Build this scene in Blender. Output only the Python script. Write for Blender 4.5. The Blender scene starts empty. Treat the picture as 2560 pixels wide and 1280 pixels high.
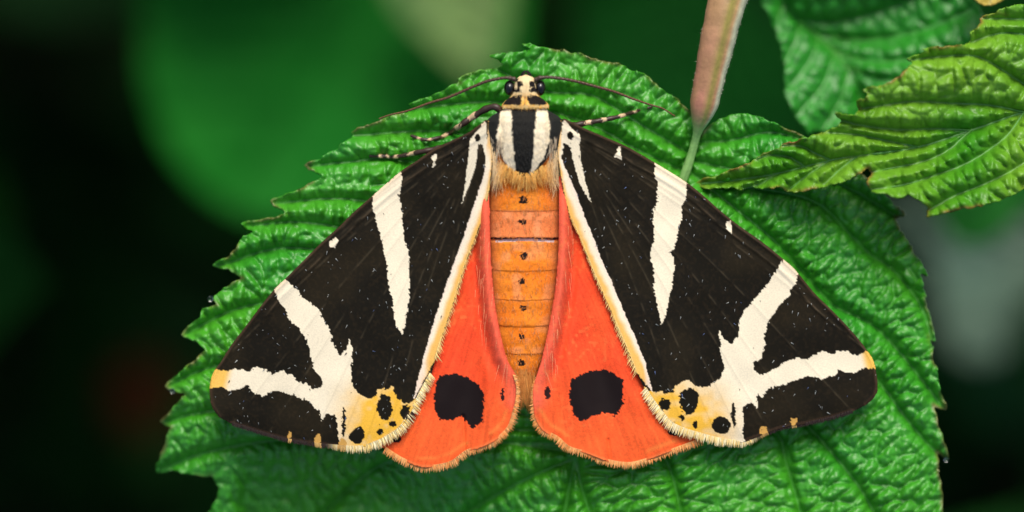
import bpy, math
import numpy as np
from mathutils import Vector

rng = np.random.default_rng(7)
sc = bpy.context.scene
col = sc.collection

# ------------------------------------------------------------------ camera
# working unit: one photograph pixel in the moth's plane = K metres (80 mm across the frame)
K = 0.080 / 2560.0
DCAM = 7111.0                       # camera height above the moth's plane in those units
cam_d = bpy.data.cameras.new('camera')
cam_d.lens = 100.0
cam_d.sensor_width = 36.0
cam_d.clip_start = 0.01
cam_d.clip_end = 200.0
cam_d.dof.use_dof = True
cam_d.dof.focus_distance = (DCAM - 45) * K
cam_d.dof.aperture_fstop = 7.5
cam = bpy.data.objects.new('camera', cam_d)
col.objects.link(cam)
cam.location = (0, 0, DCAM * K)
sc.camera = cam

# ------------------------------------------------------------------ sky and sun (bright overcast)
SUN_EL, SUN_AZ = math.radians(47), math.radians(8)
w = bpy.data.worlds.new('World')
sc.world = w
w.use_nodes = True
nt = w.node_tree
sky = nt.nodes.new('ShaderNodeTexSky')
sky.sky_type = 'NISHITA'
sky.sun_disc = False
sky.sun_elevation = SUN_EL
sky.sun_rotation = SUN_AZ
sky.air_density = 1.0
sky.dust_density = 4.0
nt.links.new(sky.outputs[0], nt.nodes['Background'].inputs[0])
nt.nodes['Background'].inputs[1].default_value = 0.08
sl = bpy.data.lights.new('sun', 'SUN')
sl.energy = 1.5
sl.angle = math.radians(26)
sl.color = (1.0, 0.95, 0.87)
so = bpy.data.objects.new('sun', sl)
col.objects.link(so)
sdir = Vector((math.sin(SUN_AZ) * math.cos(SUN_EL), math.cos(SUN_AZ) * math.cos(SUN_EL), math.sin(SUN_EL)))
so.rotation_euler = (-sdir).to_track_quat('-Z', 'Y').to_euler()
so.location = sdir * 3

sc.view_settings.view_transform = 'Standard'
sc.view_settings.look = 'None'
sc.view_settings.exposure = 0.85
sc.view_settings.gamma = 1.0
sc.cycles.use_denoising = True
sc.cycles.max_bounces = 8
sc.cycles.sample_clamp_indirect = 4.0


# ------------------------------------------------------------------ helpers
def S(r, g, b, k=0.86):
    """8-bit sRGB to a linear base colour"""
    v = np.array([r, g, b], float) / 255
    return np.where(v <= 0.04045, v / 12.92, ((v + 0.055) / 1.055) ** 2.4) * k


def W(P, z):
    """points given as photograph pixels seen at height z (pixel units) -> metres"""
    P = np.asarray(P, float)
    z = np.broadcast_to(np.asarray(z, float), P.shape[:-1])
    f = (DCAM - z) / DCAM
    return np.stack([(P[..., 0] - 1280) * f * K, (640 - P[..., 1]) * f * K, z * K], -1)


_tab = rng.random((256, 256))


def vnoise(P, s):
    x = P[:, 0] / s + 1000.0
    y = P[:, 1] / s + 1000.0
    i, j = np.floor(x).astype(int), np.floor(y).astype(int)
    fx, fy = x - i, y - j
    fx = fx * fx * (3 - 2 * fx)
    fy = fy * fy * (3 - 2 * fy)
    a = _tab[i % 256, j % 256]
    b = _tab[(i + 1) % 256, j % 256]
    c = _tab[i % 256, (j + 1) % 256]
    d = _tab[(i + 1) % 256, (j + 1) % 256]
    return (a * (1 - fx) + b * fx) * (1 - fy) + (c * (1 - fx) + d * fx) * fy


def sstep(a, b, x):
    t = np.clip((x - a) / (b - a), 0, 1)
    return t * t * (3 - 2 * t)


def spline(pts, step=4.0, closed=False):
    p = np.asarray(pts, float)
    n = len(p)
    out = []
    rngi = range(n if closed else n - 1)
    for i in rngi:
        if closed:
            p0, p1, p2, p3 = p[(i - 1) % n], p[i], p[(i + 1) % n], p[(i + 2) % n]
        else:
            p1, p2 = p[i], p[i + 1]
            p0 = p[i - 1] if i > 0 else 2 * p1 - p2
            p3 = p[i + 2] if i + 2 < n else 2 * p2 - p1
        m = max(2, int(np.linalg.norm((p2 - p1)[:2]) / step))
        t = np.arange(m)[:, None] / m
        out.append(0.5 * (2 * p1 + (p2 - p0) * t + (2 * p0 - 5 * p1 + 4 * p2 - p3) * t ** 2
                          + (3 * p1 - p0 - 3 * p2 + p3) * t ** 3))
    if not closed:
        out.append(p[-1:])
    return np.concatenate(out)


def inside(P, poly):
    poly = np.asarray(poly, float)
    res = np.zeros(len(P), bool)
    lo, hi = poly.min(0), poly.max(0)
    sel = np.where((P[:, 0] >= lo[0]) & (P[:, 0] <= hi[0]) & (P[:, 1] >= lo[1]) & (P[:, 1] <= hi[1]))[0]
    if len(sel) == 0:
        return res
    x, y = P[sel, 0], P[sel, 1]
    r = np.zeros(len(sel), bool)
    q = np.roll(poly, -1, 0)
    for (x0, y0), (x1, y1) in zip(poly, q):
        if y0 == y1:
            continue
        c = (y0 > y) != (y1 > y)
        r ^= c & (x < (x1 - x0) * (y - y0) / (y1 - y0) + x0)
    res[sel] = r
    return res


def dist(P, line, closed=False):
    """distance to a polyline, nearest point, tangent"""
    line = np.asarray(line, float)[:, :2]
    if closed:
        line = np.concatenate([line, line[:1]])
    best = np.full(len(P), 1e9)
    npt = np.zeros((len(P), 2))
    tan = np.zeros((len(P), 2))
    for a, b in zip(line[:-1], line[1:]):
        d = b - a
        L2 = d @ d
        if L2 < 1e-9:
            continue
        t = np.clip(((P - a) @ d) / L2, 0, 1)
        q = a + t[:, None] * d
        e = ((P - q) ** 2).sum(1)
        m = e < best
        best[m] = e[m]
        npt[m] = q[m]
        tan[m] = d / math.sqrt(L2)
    return np.sqrt(best), npt, tan


def link(name, me, mat, parent=None, smooth=True):
    if smooth:
        me.polygons.foreach_set('use_smooth', np.ones(len(me.polygons), bool))
    me.materials.append(mat)
    o = bpy.data.objects.new(name, me)
    col.objects.link(o)
    if parent is not None:
        o.parent = parent
    return o


def mesh_of(name, V, faces, colour=None):
    """V (n,3) metres; faces list of arrays, each (m,3) or (m,4)"""
    me = bpy.data.meshes.new(name)
    faces = [np.asarray(f, np.int32) for f in faces if len(f)]
    me.vertices.add(len(V))
    me.vertices.foreach_set('co', np.ascontiguousarray(V, np.float32).ravel())
    tot = np.concatenate([np.full(len(f), f.shape[1], np.int32) for f in faces])
    idx = np.concatenate([f.ravel() for f in faces])
    me.loops.add(len(idx))
    me.loops.foreach_set('vertex_index', idx)
    me.polygons.add(len(tot))
    st = np.concatenate([[0], np.cumsum(tot)[:-1]]).astype(np.int32)
    me.polygons.foreach_set('loop_start', st)
    me.update(calc_edges=True)
    if colour is not None:
        a = me.color_attributes.new('Col', 'FLOAT_COLOR', 'POINT')
        c = np.ones((len(V), 4), np.float32)
        c[:, :3] = colour
        a.data.foreach_set('color', c.ravel())
    me.validate()
    return me


def sheet(outline, h):
    """triangulated sheet inside an outline, its rim snapped on to the outline: points, faces"""
    o = np.asarray(outline, float)
    lo, hi = o.min(0) - h, o.max(0) + h
    nx, ny = int((hi[0] - lo[0]) / h) + 2, int((hi[1] - lo[1]) / h) + 2
    gx, gy = np.meshgrid(lo[0] + np.arange(nx) * h, lo[1] + np.arange(ny) * h, indexing='ij')
    P = np.stack([gx.ravel(), gy.ravel()], 1)
    ins = inside(P, o)
    # only points near the rim need a distance
    near = np.zeros(len(P), bool)
    g = ins.reshape(nx, ny)
    e = np.zeros_like(g)
    e[1:] |= g[1:] != g[:-1]; e[:-1] |= g[1:] != g[:-1]
    e[:, 1:] |= g[:, 1:] != g[:, :-1]; e[:, :-1] |= g[:, 1:] != g[:, :-1]
    near = e.ravel()
    ii = np.where(near)[0]
    d, q, _ = dist(P[ii], o, True)
    sn = d < 0.62 * h
    P[ii[sn]] = q[sn]
    ok = ins.copy()
    ok[ii[sn]] = True
    id_ = np.arange(nx * ny).reshape(nx, ny)
    a, b, c, dd = id_[:-1, :-1].ravel(), id_[1:, :-1].ravel(), id_[1:, 1:].ravel(), id_[:-1, 1:].ravel()
    Q = np.stack([a, dd, c, b], 1)
    n = ok[Q].sum(1)
    quads = Q[n == 4]
    T = Q[n == 3]
    tris = T[ok[T]].reshape(-1, 3)
    used = np.zeros(nx * ny, bool)
    used[quads.ravel()] = True
    used[tris.ravel()] = True
    remap = np.cumsum(used) - 1
    return P[used], [remap[quads], remap[tris]]


def tube(path, radii, n=10, cap=True):
    """tube along metres path (m,3) with radii in metres -> V, faces, ring index per vertex, angle"""
    path = np.asarray(path, float)
    m = len(path)
    radii = np.broadcast_to(np.asarray(radii, float), (m,))
    t = np.gradient(path, axis=0)
    t /= np.linalg.norm(t, axis=1)[:, None] + 1e-12
    up = np.array([0, 0, 1.0])
    s = np.cross(t, up)
    s /= np.linalg.norm(s, axis=1)[:, None] + 1e-12
    u = np.cross(s, t)
    a = np.arange(n) * 2 * math.pi / n
    V = path[:, None] + radii[:, None, None] * (np.cos(a)[None, :, None] * s[:, None] + np.sin(a)[None, :, None] * u[:, None])
    V = V.reshape(-1, 3)
    i = np.arange(m - 1)[:, None] * n
    j = np.arange(n)[None]
    k = (j + 1) % n
    F = np.stack([i + j, i + k, i + n + k, i + n + j], -1).reshape(-1, 4)
    faces = [F]
    if cap:
        c0, c1 = len(V), len(V) + 1
        V = np.concatenate([V, path[:1], path[-1:]])
        j = np.arange(n)
        faces.append(np.concatenate([np.stack([(j + 1) % n, j, np.full(n, c0)], 1),
                                     np.stack([(m - 1) * n + j, (m - 1) * n + (j + 1) % n, np.full(n, c1)], 1)]))
    ring = np.concatenate([np.repeat(np.arange(m), n), [0, m - 1]]) if cap else np.repeat(np.arange(m), n)
    ang = np.concatenate([np.tile(a, m), [0, 0]]) if cap else np.tile(a, m)
    return V, faces, ring, ang


def hairs(name, roots, dirs, length, width, colour, mat, parent, bend=None, tipcol=None, seg=3):
    """a tuft of tapered three-sided strands, joined; arrays in pixel units (x right, y DOWN the picture, z up)"""
    roots = np.asarray(roots, float); n = len(roots)
    dirs = np.asarray(dirs, float)
    dirs = dirs / np.linalg.norm(dirs, axis=1)[:, None]
    length = np.broadcast_to(length, (n,)); width = np.broadcast_to(width, (n,))
    bend = np.zeros((n, 3)) if bend is None else bend
    side = np.cross(dirs, [0, 0, 1.0]); side /= np.linalg.norm(side, axis=1)[:, None] + 1e-9
    up = np.cross(side, dirs)
    Vs, Cs = [], []
    for s in range(seg + 1):
        t = s / seg
        c = roots + dirs * (length * t)[:, None] + bend * (length * t * t)[:, None]
        wd = width * (1 - 0.85 * t ** 1.5) * 0.5
        for a in (0.5, 2.6, 4.7):
            Vs.append(c + (math.cos(a) * side + math.sin(a) * up) * wd[:, None])
            Cs.append(colour * (1 - t) + (colour if tipcol is None else tipcol) * t if np.ndim(colour) == 2 else
                      np.broadcast_to(colour * (1 - t) + (colour if tipcol is None else tipcol) * t, (n, 3)))
    V = np.stack(Vs, 1); C = np.stack(Cs, 1)
    m = 3 * (seg + 1)
    base = []
    for s in range(seg):
        for a in range(3):
            b = (a + 1) % 3
            base.append([s * 3 + a, s * 3 + b, s * 3 + 3 + b, s * 3 + 3 + a])
    F = (np.arange(n)[:, None, None] * m + np.array(base)[None]).reshape(-1, 4)
    V = V.reshape(-1, 3)
    me = mesh_of(name, W(V[:, :2], V[:, 2]), [F], C.reshape(-1, 3))
    o = link(name, me, mat, parent, smooth=False)
    o['kind'] = 'stuff'
    return o


def thing(name, label, cat, loc, group=None):
    o = bpy.data.objects.new(name, None)
    o.empty_display_size = 0.01
    col.objects.link(o)
    o.location = (0, 0, 0)
    tag(o, label, cat, group)
    return o


def tag(o, label, cat, group=None):
    o['label'] = label
    o['category'] = cat
    if group:
        o['group'] = group


# ------------------------------------------------------------------ materials
def material(name, rough=0.6, spec=0.5, noise=0.15, nscale=2500.0, bump=0.0, bscale=4000.0, bdist=2e-5,
             translucent=0.0, sheen=0.0, coat=0.0, colour=None):
    m = bpy.data.materials.new(name)
    m.use_nodes = True
    t = m.node_tree
    N, L = t.nodes, t.links
    b = N['Principled BSDF']
    out = N['Material Output']
    b.inputs['Roughness'].default_value = rough
    b.inputs['Specular IOR Level'].default_value = spec
    b.inputs['Sheen Weight'].default_value = sheen
    b.inputs['Coat Weight'].default_value = coat
    b.inputs['Coat Roughness'].default_value = 0.15
    tc = N.new('ShaderNodeTexCoord')
    if colour is None:
        at = N.new('ShaderNodeAttribute'); at.attribute_name = 'Col'
        src = at.outputs['Color']
    else:
        rg = N.new('ShaderNodeRGB'); rg.outputs[0].default_value = (*colour, 1)
        src = rg.outputs[0]
    nz = N.new('ShaderNodeTexNoise')
    nz.inputs['Scale'].default_value = nscale
    nz.inputs['Detail'].default_value = 5
    nz.inputs['Roughness'].default_value = 0.65
    L.new(tc.outputs['Object'], nz.inputs['Vector'])
    mr = N.new('ShaderNodeMapRange')
    mr.inputs['From Min'].default_value = 0.3; mr.inputs['From Max'].default_value = 0.7
    mr.inputs['To Min'].default_value = 1 - noise; mr.inputs['To Max'].default_value = 1 + noise
    L.new(nz.outputs['Fac'], mr.inputs['Value'])
    mx = N.new('ShaderNodeVectorMath'); mx.operation = 'SCALE'
    L.new(src, mx.inputs[0]); L.new(mr.outputs[0], mx.inputs['Scale'])
    L.new(mx.outputs[0], b.inputs['Base Color'])
    if bump:
        n2 = N.new('ShaderNodeTexNoise')
        n2.inputs['Scale'].default_value = bscale; n2.inputs['Detail'].default_value = 3
        L.new(tc.outputs['Object'], n2.inputs['Vector'])
        bp = N.new('ShaderNodeBump')
        bp.inputs['Strength'].default_value = bump; bp.inputs['Distance'].default_value = bdist
        L.new(n2.outputs['Fac'], bp.inputs['Height'])
        L.new(bp.outputs[0], b.inputs['Normal'])
    if translucent:
        tr = N.new('ShaderNodeBsdfTranslucent')
        L.new(mx.outputs[0], tr.inputs['Color'])
        ms = N.new('ShaderNodeMixShader'); ms.inputs[0].default_value = translucent
        L.new(b.outputs[0], ms.inputs[1]); L.new(tr.outputs[0], ms.inputs[2])
        L.new(ms.outputs[0], out.inputs['Surface'])
    return m


M_wing = material('wing_scales', rough=0.75, spec=0.12, noise=0.12, nscale=9000, bump=0.25, bscale=16000, bdist=1.5e-5)
M_hind = material('hindwing_scales', rough=0.7, spec=0.18, noise=0.16, nscale=9000, bump=0.5, bscale=14000, bdist=1.5e-5)
M_body = material('body_scales', rough=0.75, spec=0.15, noise=0.2, nscale=7000, bump=0.7, bscale=11000, bdist=3e-5, sheen=0.04)
M_hair = material('hair', rough=0.6, spec=0.3, noise=0.1, sheen=0.1)
M_eye = material('compound_eye', rough=0.12, spec=0.6, noise=0.1, colour=(0.006, 0.005, 0.005))
M_chitin = material('chitin', rough=0.45, spec=0.5, noise=0.25, nscale=9000, bump=0.4, bscale=12000)
M_leaf = material('leaf', rough=0.46, spec=0.8, noise=0.18, nscale=1800, bump=0.2, bscale=5000, bdist=4e-5, translucent=0.12)
M_leaf2 = material('young_leaf', rough=0.42, spec=0.5, noise=0.15, nscale=1500, bump=0.15, bscale=5000, bdist=4e-5, translucent=0.15)
M_vein = material('vein', rough=0.45, spec=0.4, noise=0.1)
M_back = material('shaded_leaf', rough=0.7, spec=0.12, noise=0.15, nscale=150, translucent=0.15)
M_stem = material('stem', rough=0.55, spec=0.4, noise=0.16, nscale=1500, bump=0.5, bscale=3000, bdist=8e-5)
M_soil = material('soil', rough=0.95, spec=0.1, noise=0.5, nscale=60, bump=0.6, bscale=80, bdist=0.01, colour=(0.018, 0.013, 0.009))
M_under = material('added_undergrowth', rough=0.7, spec=0.1, noise=0.3, nscale=40)
M_water = bpy.data.materials.new('water'); M_water.use_nodes = True
_b = M_water.node_tree.nodes['Principled BSDF']
_b.inputs['Transmission Weight'].default_value = 1.0
_b.inputs['Roughness'].default_value = 0.02
_b.inputs['IOR'].default_value = 1.33

# ------------------------------------------------------------------ ground
GZ = -14000.0
n = 64
ax = np.sign(np.linspace(-1, 1, n)) * np.abs(np.linspace(-1, 1, n)) ** 4 * 40
gx, gy = np.meshgrid(ax, ax, indexing='ij')
V = np.stack([gx.ravel(), gy.ravel(), GZ * K + (rng.random(n * n) - .5) * 0.02], 1)
idg = np.arange(n * n).reshape(n, n)
F = np.stack([idg[:-1, :-1].ravel(), idg[1:, :-1].ravel(), idg[1:, 1:].ravel(), idg[:-1, 1:].ravel()], 1)
g = link('ground', mesh_of('ground', V, [F]), M_soil)
g['kind'] = 'structure'
g['label'] = 'dark bare soil in deep shade under the plants'


# ------------------------------------------------------------------ leaves
def worley(P, s, field=None, ratio=2.0, jit=0.62, seed=3):
    """F2-F1 of jittered seeds; each seed stretched across the vein direction there"""
    r = np.random.default_rng(seed)
    lo = P.min(0) - 4 * s
    nx, ny = (np.ceil((P.max(0) - lo) / s).astype(int) + 5)
    sx = (np.arange(nx)[:, None] + 0.5 + (r.random((nx, ny)) - .5) * jit) * s + lo[0]
    sy = (np.arange(ny)[None] + 0.5 + (r.random((nx, ny)) - .5) * jit) * s + lo[1]
    if field is not None:
        T = field(np.stack([sx.ravel(), sy.ravel()], 1))
        tx, ty = T[:, 0].reshape(nx, ny), T[:, 1].reshape(nx, ny)
    ci = np.floor((P - lo) / s).astype(int)
    f1 = np.full(len(P), 1e9); f2 = np.full(len(P), 1e9)
    R = 2 if field is not None else 1
    for di in range(-R, R + 1):
        for dj in range(-R, R + 1):
            i, j = np.clip(ci[:, 0] + di, 0, nx - 1), np.clip(ci[:, 1] + dj, 0, ny - 1)
            dx, dy = P[:, 0] - sx[i, j], P[:, 1] - sy[i, j]
            if field is not None:
                al = dx * tx[i, j] + dy * ty[i, j]
                ac = -dx * ty[i, j] + dy * tx[i, j]
                d = np.sqrt((al * math.sqrt(ratio)) ** 2 + (ac / math.sqrt(ratio)) ** 2)
            else:
                d = np.sqrt(dx * dx + dy * dy)
            f2 = np.minimum(f2, np.maximum(f1, d)); f1 = np.minimum(f1, d)
    return (f2 - f1) / s


def leaf(name, label, outline, midrib, veins, h, macro, green, veincol, mat, amp=8.0, cell=30.0, fine=2.5, ratio=2.2,
         group=None, edge=None, quilt=8.0, vein_r=2.0, mid_r=7.0, yellow=None, seed=3, build_veins=True, thick=3.5):
    root = thing(name, label, 'leaf', None, group)
    mid = spline(midrib, 25)
    vs = [spline(v, 25) for v in veins]

    def field(Q):
        best = np.full(len(Q), 1e9); T = np.zeros((len(Q), 2)); T[:, 0] = 1
        for v in vs:
            d, _, t = dist(Q, v)
            m = d < best
            best[m] = d[m]; T[m] = t[m]
        return T

    def height(Q):
        dm = dist(Q, mid)[0]
        ds = np.full(len(Q), 1e9)
        for v in vs:
            ds = np.minimum(ds, dist(Q, v)[0])
        ds2 = np.minimum(ds, dm)
        z = macro(Q)
        z = z + quilt * (sstep(0, 30, ds2) - 1)
        wq = Q + np.stack([vnoise(Q, 40) - .5, vnoise(Q + 500, 40) - .5], 1) * 9
        f = worley(wq, cell, field, ratio, seed=seed)
        puff = np.clip(f, 0, 1) * (2 - np.clip(f, 0, 1))
        a = amp * (0.65 + 0.7 * vnoise(Q + 77, 130))
        z = z + a * puff * sstep(0, 13, ds2)
        f2 = worley(wq, cell * 0.48, None, seed=seed + 1)
        z = z + fine * (lambda t: t * (2 - t))(np.clip(f2 / .8, 0, 1)) * sstep(1, 8, ds2)
        z = z - 5 * np.exp(-(dm / 14) ** 2)
        return z, ds2

    P, F = sheet(outline, h)
    z, ds2 = height(P)
    c = np.tile(green, (len(P), 1))
    nz = vnoise(P + 300, 160)
    c2 = green * np.array([1.5, 1.12, 1.0]) if yellow is None else yellow
    c = c * (1 - 0.55 * nz[:, None]) + c2 * 0.55 * nz[:, None]
    if build_veins:
        k = np.exp(-(ds2 / 3.0) ** 2)[:, None] * 0.4
        c = c * (1 - k) + veincol * k
    de, _, _ = dist(P, outline, True) if edge is not None else (None, 0, 0)
    if edge is not None:
        k = (np.exp(-(de / 5.5) ** 2) * sstep(0.35, 0.75, vnoise(P + 900, 45)))[:, None] * 0.8
        c = c * (1 - k) + edge * k
    me = mesh_of('blade', W(P, z), F, c)
    b = link('blade', me, mat, root)
    if thick:
        sd = b.modifiers.new('thickness', 'SOLIDIFY'); sd.thickness = thick * K; sd.offset = -1
    if build_veins:
        def rib(nm, line, r0, r1):
            keep = inside(line, outline)
            if keep.sum() < 4:
                return
            line = line[keep]
            zz, _ = height(line)
            zz = np.convolve(np.pad(zz, 2, 'edge'), np.ones(5) / 5, 'valid')
            rr = np.linspace(r0, r1, len(line))
            V, FF, ring, ang = tube(W(line, zz - rr * 0.35), rr * K, 8)
            link(nm, mesh_of(nm, V, FF, np.tile(veincol, (len(V), 1))), M_vein, root)
        rib('midrib', mid, mid_r, mid_r * 0.5)
        for v in vs:
            rib('side_vein', v, vein_r, vein_r * 0.45)
    return root, height


def jag(pts, step=7.0, amp=1.6, teeth=0):
    """straight-edged outline cut finer with a slightly uneven rim"""
    p = np.asarray(pts, float); q = np.roll(p, -1, 0)
    out = []
    for a, b in zip(p, q):
        L = np.linalg.norm(b - a)
        m = max(1, int(L / step))
        t = np.arange(m)[:, None] / m
        nrm = np.array([-(b - a)[1], (b - a)[0]]) / (L + 1e-9)
        bow = (np.sin(t * math.pi) * min(L * 0.05, 4.0))
        o = (rng.random((m, 1)) - .5) * 2 * amp
        o[0] = 0; bow[0] = 0
        out.append(a + (b - a) * t + nrm * (o + bow))
    return np.concatenate(out)


HOST = [(1744, 336), (1733, 290), (1706, 261), (1670, 234), (1646, 218), (1622, 194), (1596, 179), (1579, 177), (1555, 162), (1515, 155),
        (1475, 147), (1448, 132), (1430, 134), (1418, 127), (1391, 125), (1350, 118), (1320, 110), (1302, 108), (1322, 120), (1338, 129), (1306, 130),
        (1266, 134), (1222, 140), (1246, 150), (1262, 164), (1242, 172), (1210, 176), (1174, 184), (1146, 198), (1150, 206), (1122, 217),
        (1106, 229), (1079, 241), (1023, 263), (1035, 269), (1019, 281), (979, 289), (947, 305), (915, 315), (877, 333), (891, 339),
        (863, 353), (847, 365), (848, 372), (820, 381), (800, 401), (762, 413), (788, 429), (816, 443), (788, 452), (760, 468), (740, 478), (708, 490),
        (675, 504), (700, 520), (722, 533), (690, 545), (650, 552), (604, 560), (639, 582), (605, 594), (590, 622), (571, 644), (534, 664), (571, 671),
        (605, 695), (571, 715), (532, 745), (543, 762), (506, 774), (501, 796), (456, 836), (492, 852), (515, 875), (487, 903), (442, 942),
        (415, 966), (436, 976), (470, 985), (447, 1004), (425, 1032), (401, 1056), (428, 1066), (414, 1111), (393, 1180), (430, 1173),
        (487, 1187), (532, 1190), (549, 1218), (543, 1246), (524, 1282), (500, 1330), (560, 1350), (590, 1430), (700, 1470), (800, 1540), (1000, 1590),
        (1200, 1640), (1380, 1700), (1560, 1630), (1750, 1590), (1960, 1500), (2140, 1440), (2290, 1370), (2352, 1320), (2356, 1261),
        (2346, 1182), (2343, 1130), (2372, 1153), (2359, 1103), (2346, 1064), (2333, 1011), (2365, 1025), (2352, 985), (2346, 952),
        (2333, 900), (2322, 838), (2337, 855), (2327, 814), (2316, 768), (2306, 716), (2298, 682), (2320, 690), (2306, 663), (2287, 637),
        (2267, 598), (2247, 571), (2238, 543), (2265, 538), (2234, 512), (2214, 492), (2150, 430), (2080, 380), (2007, 341), (1964, 324),
        (1920, 302), (1885, 289), (1846, 284), (1815, 293), (1784, 306), (1762, 326), (1747, 346)]
HOST_MID = [(1742, 342), (1715, 430), (1650, 600), (1560, 820), (1480, 1000), (1440, 1140), (1412, 1280), (1390, 1450), (1380, 1680)]
HOST_VEINS = [
    [(1728, 385), (1600, 310), (1480, 238), (1365, 228), (1240, 172)],
    [(1715, 430), (1592, 372), (1450, 300), (1250, 255), (1030, 270)],
    [(1690, 500), (1400, 400), (1120, 330), (885, 338)],
    [(1650, 600), (1300, 470), (1000, 400), (870, 405), (775, 415)],
    [(1600, 720), (1200, 580), (900, 500), (690, 507)],
    [(1575, 780), (1180, 640), (800, 560), (620, 563)],
    [(1560, 820), (1150, 700), (750, 620), (545, 664)],
    [(1520, 910), (1100, 820), (750, 760), (600, 770), (465, 834)],
    [(1480, 1000), (1050, 940), (700, 890), (520, 920), (425, 963)],
    [(1455, 1080), (1000, 1060), (700, 1020), (510, 1030), (408, 1057)],
    [(1448, 1110), (1000, 1100), (700, 1100), (520, 1130), (400, 1175)],
    [(1440, 1130), (1200, 1105), (980, 1150), (860, 1235), (700, 1400)],
    [(1438, 1145), (1330, 1190), (1220, 1250), (1080, 1350), (900, 1520)],
    [(1735, 355), (1830, 350), (1920, 330), (2000, 345)],
    [(1728, 400), (1850, 425), (2000, 430), (2120, 470), (2240, 540)],
    [(1725, 430), (1800, 490), (1860, 538), (1932, 598), (2004, 676), (2083, 762), (2175, 808), (2254, 886), (2360, 1022)],
    [(1770, 462), (1950, 480), (2050, 512), (2123, 584), (2180, 640), (2228, 670), (2300, 760), (2330, 850)],
    [(1690, 500), (1900, 700), (2080, 850), (2201, 959), (2254, 1031), (2320, 1110), (2366, 1150)],
    [(1640, 630), (1850, 900), (2018, 1064), (2077, 1129), (2142, 1208), (2182, 1274), (2250, 1380)],
    [(1580, 780), (1800, 980), (1937, 1077), (1965, 1156), (1998, 1267), (2040, 1420)],
    [(1500, 960), (1620, 1080), (1670, 1160), (1700, 1270), (1740, 1500)],
    [(1440, 1145), (1455, 1220), (1490, 1320), (1560, 1500)],
]


def host_macro(Q):
    x, y = Q[:, 0], Q[:, 1]
    z = -0.00006 * ((x - 1420) ** 2 + (y - 560) ** 2)
    z = z - 150 * sstep(0, 700, y - 1000 - 0.2 * (x - 1100)) * sstep(1900, 700, x)
    z = z - 90 * sstep(1090, 1300, y) * sstep(560, 640, x) * sstep(1500, 1150, x)
    z = z + 22 * np.sin(x / 150.0 + y / 230.0) * sstep(250, 600, np.abs(x - 1400)) - 10
    d = (x - 1640) * 0.93 + (y - 640) * 0.37
    z = z - 25 * np.exp(-(d / 110) ** 2) * sstep(900, 300, y)
    return z


GREEN = S(44, 154, 28)
HOST_O = jag(HOST)
host, host_h = leaf('bramble_leaf', 'large toothed green leaf with puckered surface carrying the moth', HOST_O, HOST_MID, HOST_VEINS, 3.6, host_macro,
                    GREEN, S(84, 172, 60), M_leaf, amp=22, cell=44, fine=4.6, ratio=2.5, edge=S(125, 110, 60), quilt=22, yellow=S(92, 184, 30), vein_r=1.7)

# petiole of the host leaf, out of the frame at the top and down to the ground
pp = spline([(1668, 560, -75), (1690, 494, -52), (1712, 436, -36), (1727, 392, -27), (1738, 352, -14), (1746, 320, 2), (1760, 262, 22), (1790, 120, 34), (1818, 0, 30), (1880, -250, -60), (1960, -520, -400),
             (2020, -700, -1500), (2060, -800, -5000), (2080, -840, -14100)], 12)
arc = np.cumsum(np.r_[0, np.linalg.norm(np.diff(pp[:, :2], axis=0), axis=1)])
arc = arc - 132.0
pr = np.interp(arc, [0, 60, 100, 116, 132, 156, 182, 230, 340, 460, 800], [12, 10, 10, 13, 19, 29, 35, 38, 43, 49, 52])
pr = pr * (1 + .02 * np.sin(arc / 23.0) + .015 * np.sin(arc / 9.0))
V, F, ring, ang = tube(W(pp[:, :2], pp[:, 2]), pr * K, 28)
a = np.cos(ang)                                   # +1 = right-hand flank, seen from above
cc = np.tile(S(186, 128, 104), (len(V), 1))
fade = sstep(150, 480, arc[ring])[:, None]
cc = cc * (1 - fade * .6) + S(190, 158, 105) * fade * .6
def band(c, m, k):
    m = m[:, None]
    return c * (1 - m) + k * m
sgn = 1 if V[ring == 20][np.argmax(a[ring == 20])][0] > V[ring == 20][np.argmin(a[ring == 20])][0] else -1
a = a * sgn
cc = band(cc, sstep(.45, .75, vnoise(np.c_[ang * 60, arc[ring]], 40)) * .45, S(160, 128, 84))
cc = band(cc, np.exp(-((a - 0.3) / 0.26) ** 2) * 0.85, S(152, 150, 66))
cc = band(cc, sstep(0.62, 0.8, a), S(196, 200, 168))
cc = band(cc, sstep(175, 105, arc[ring]), S(140, 190, 108))
# shallow channel along the stalk
ch = 1 - 0.16 * np.exp(-((a - 0.5) / 0.16) ** 2) * (np.sin(ang) > 0)
ctr = W(pp[:, :2], pp[:, 2])[ring]
V = ctr + (V - ctr) * ch[:, None]
pet = link('leaf_stalk', mesh_of('leaf_stalk', V, F, cc), M_stem, host)
pet['label'] = 'thick pinkish brown stalk with a green groove'
# fine down along the stalk's pale flank
m = 130
ti = rng.integers(24, 56, m)
side = rng.choice([1, 1, 1, -1], m)
tt = np.gradient(pp[:, :2], axis=0); tt /= np.linalg.norm(tt, axis=1)[:, None]
nr = np.stack([-tt[:, 1], tt[:, 0]], 1) * np.where((-tt[:, 1]) > 0, 1, -1)[:, None]
rt = pp[ti] + np.c_[nr[ti] * (pr[ti] * 0.96 * side)[:, None] + tt[ti] * rng.normal(0, 12, m)[:, None], rng.normal(4, 10, m)]
dr = np.c_[nr[ti] * side[:, None] + tt[ti] * rng.normal(0, .5, m)[:, None], rng.normal(0, .4, m)]
hairs('stalk_hair', rt, dr, rng.uniform(3, 7, m), 1.0, S(205, 205, 180), M_hair, host)

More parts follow.
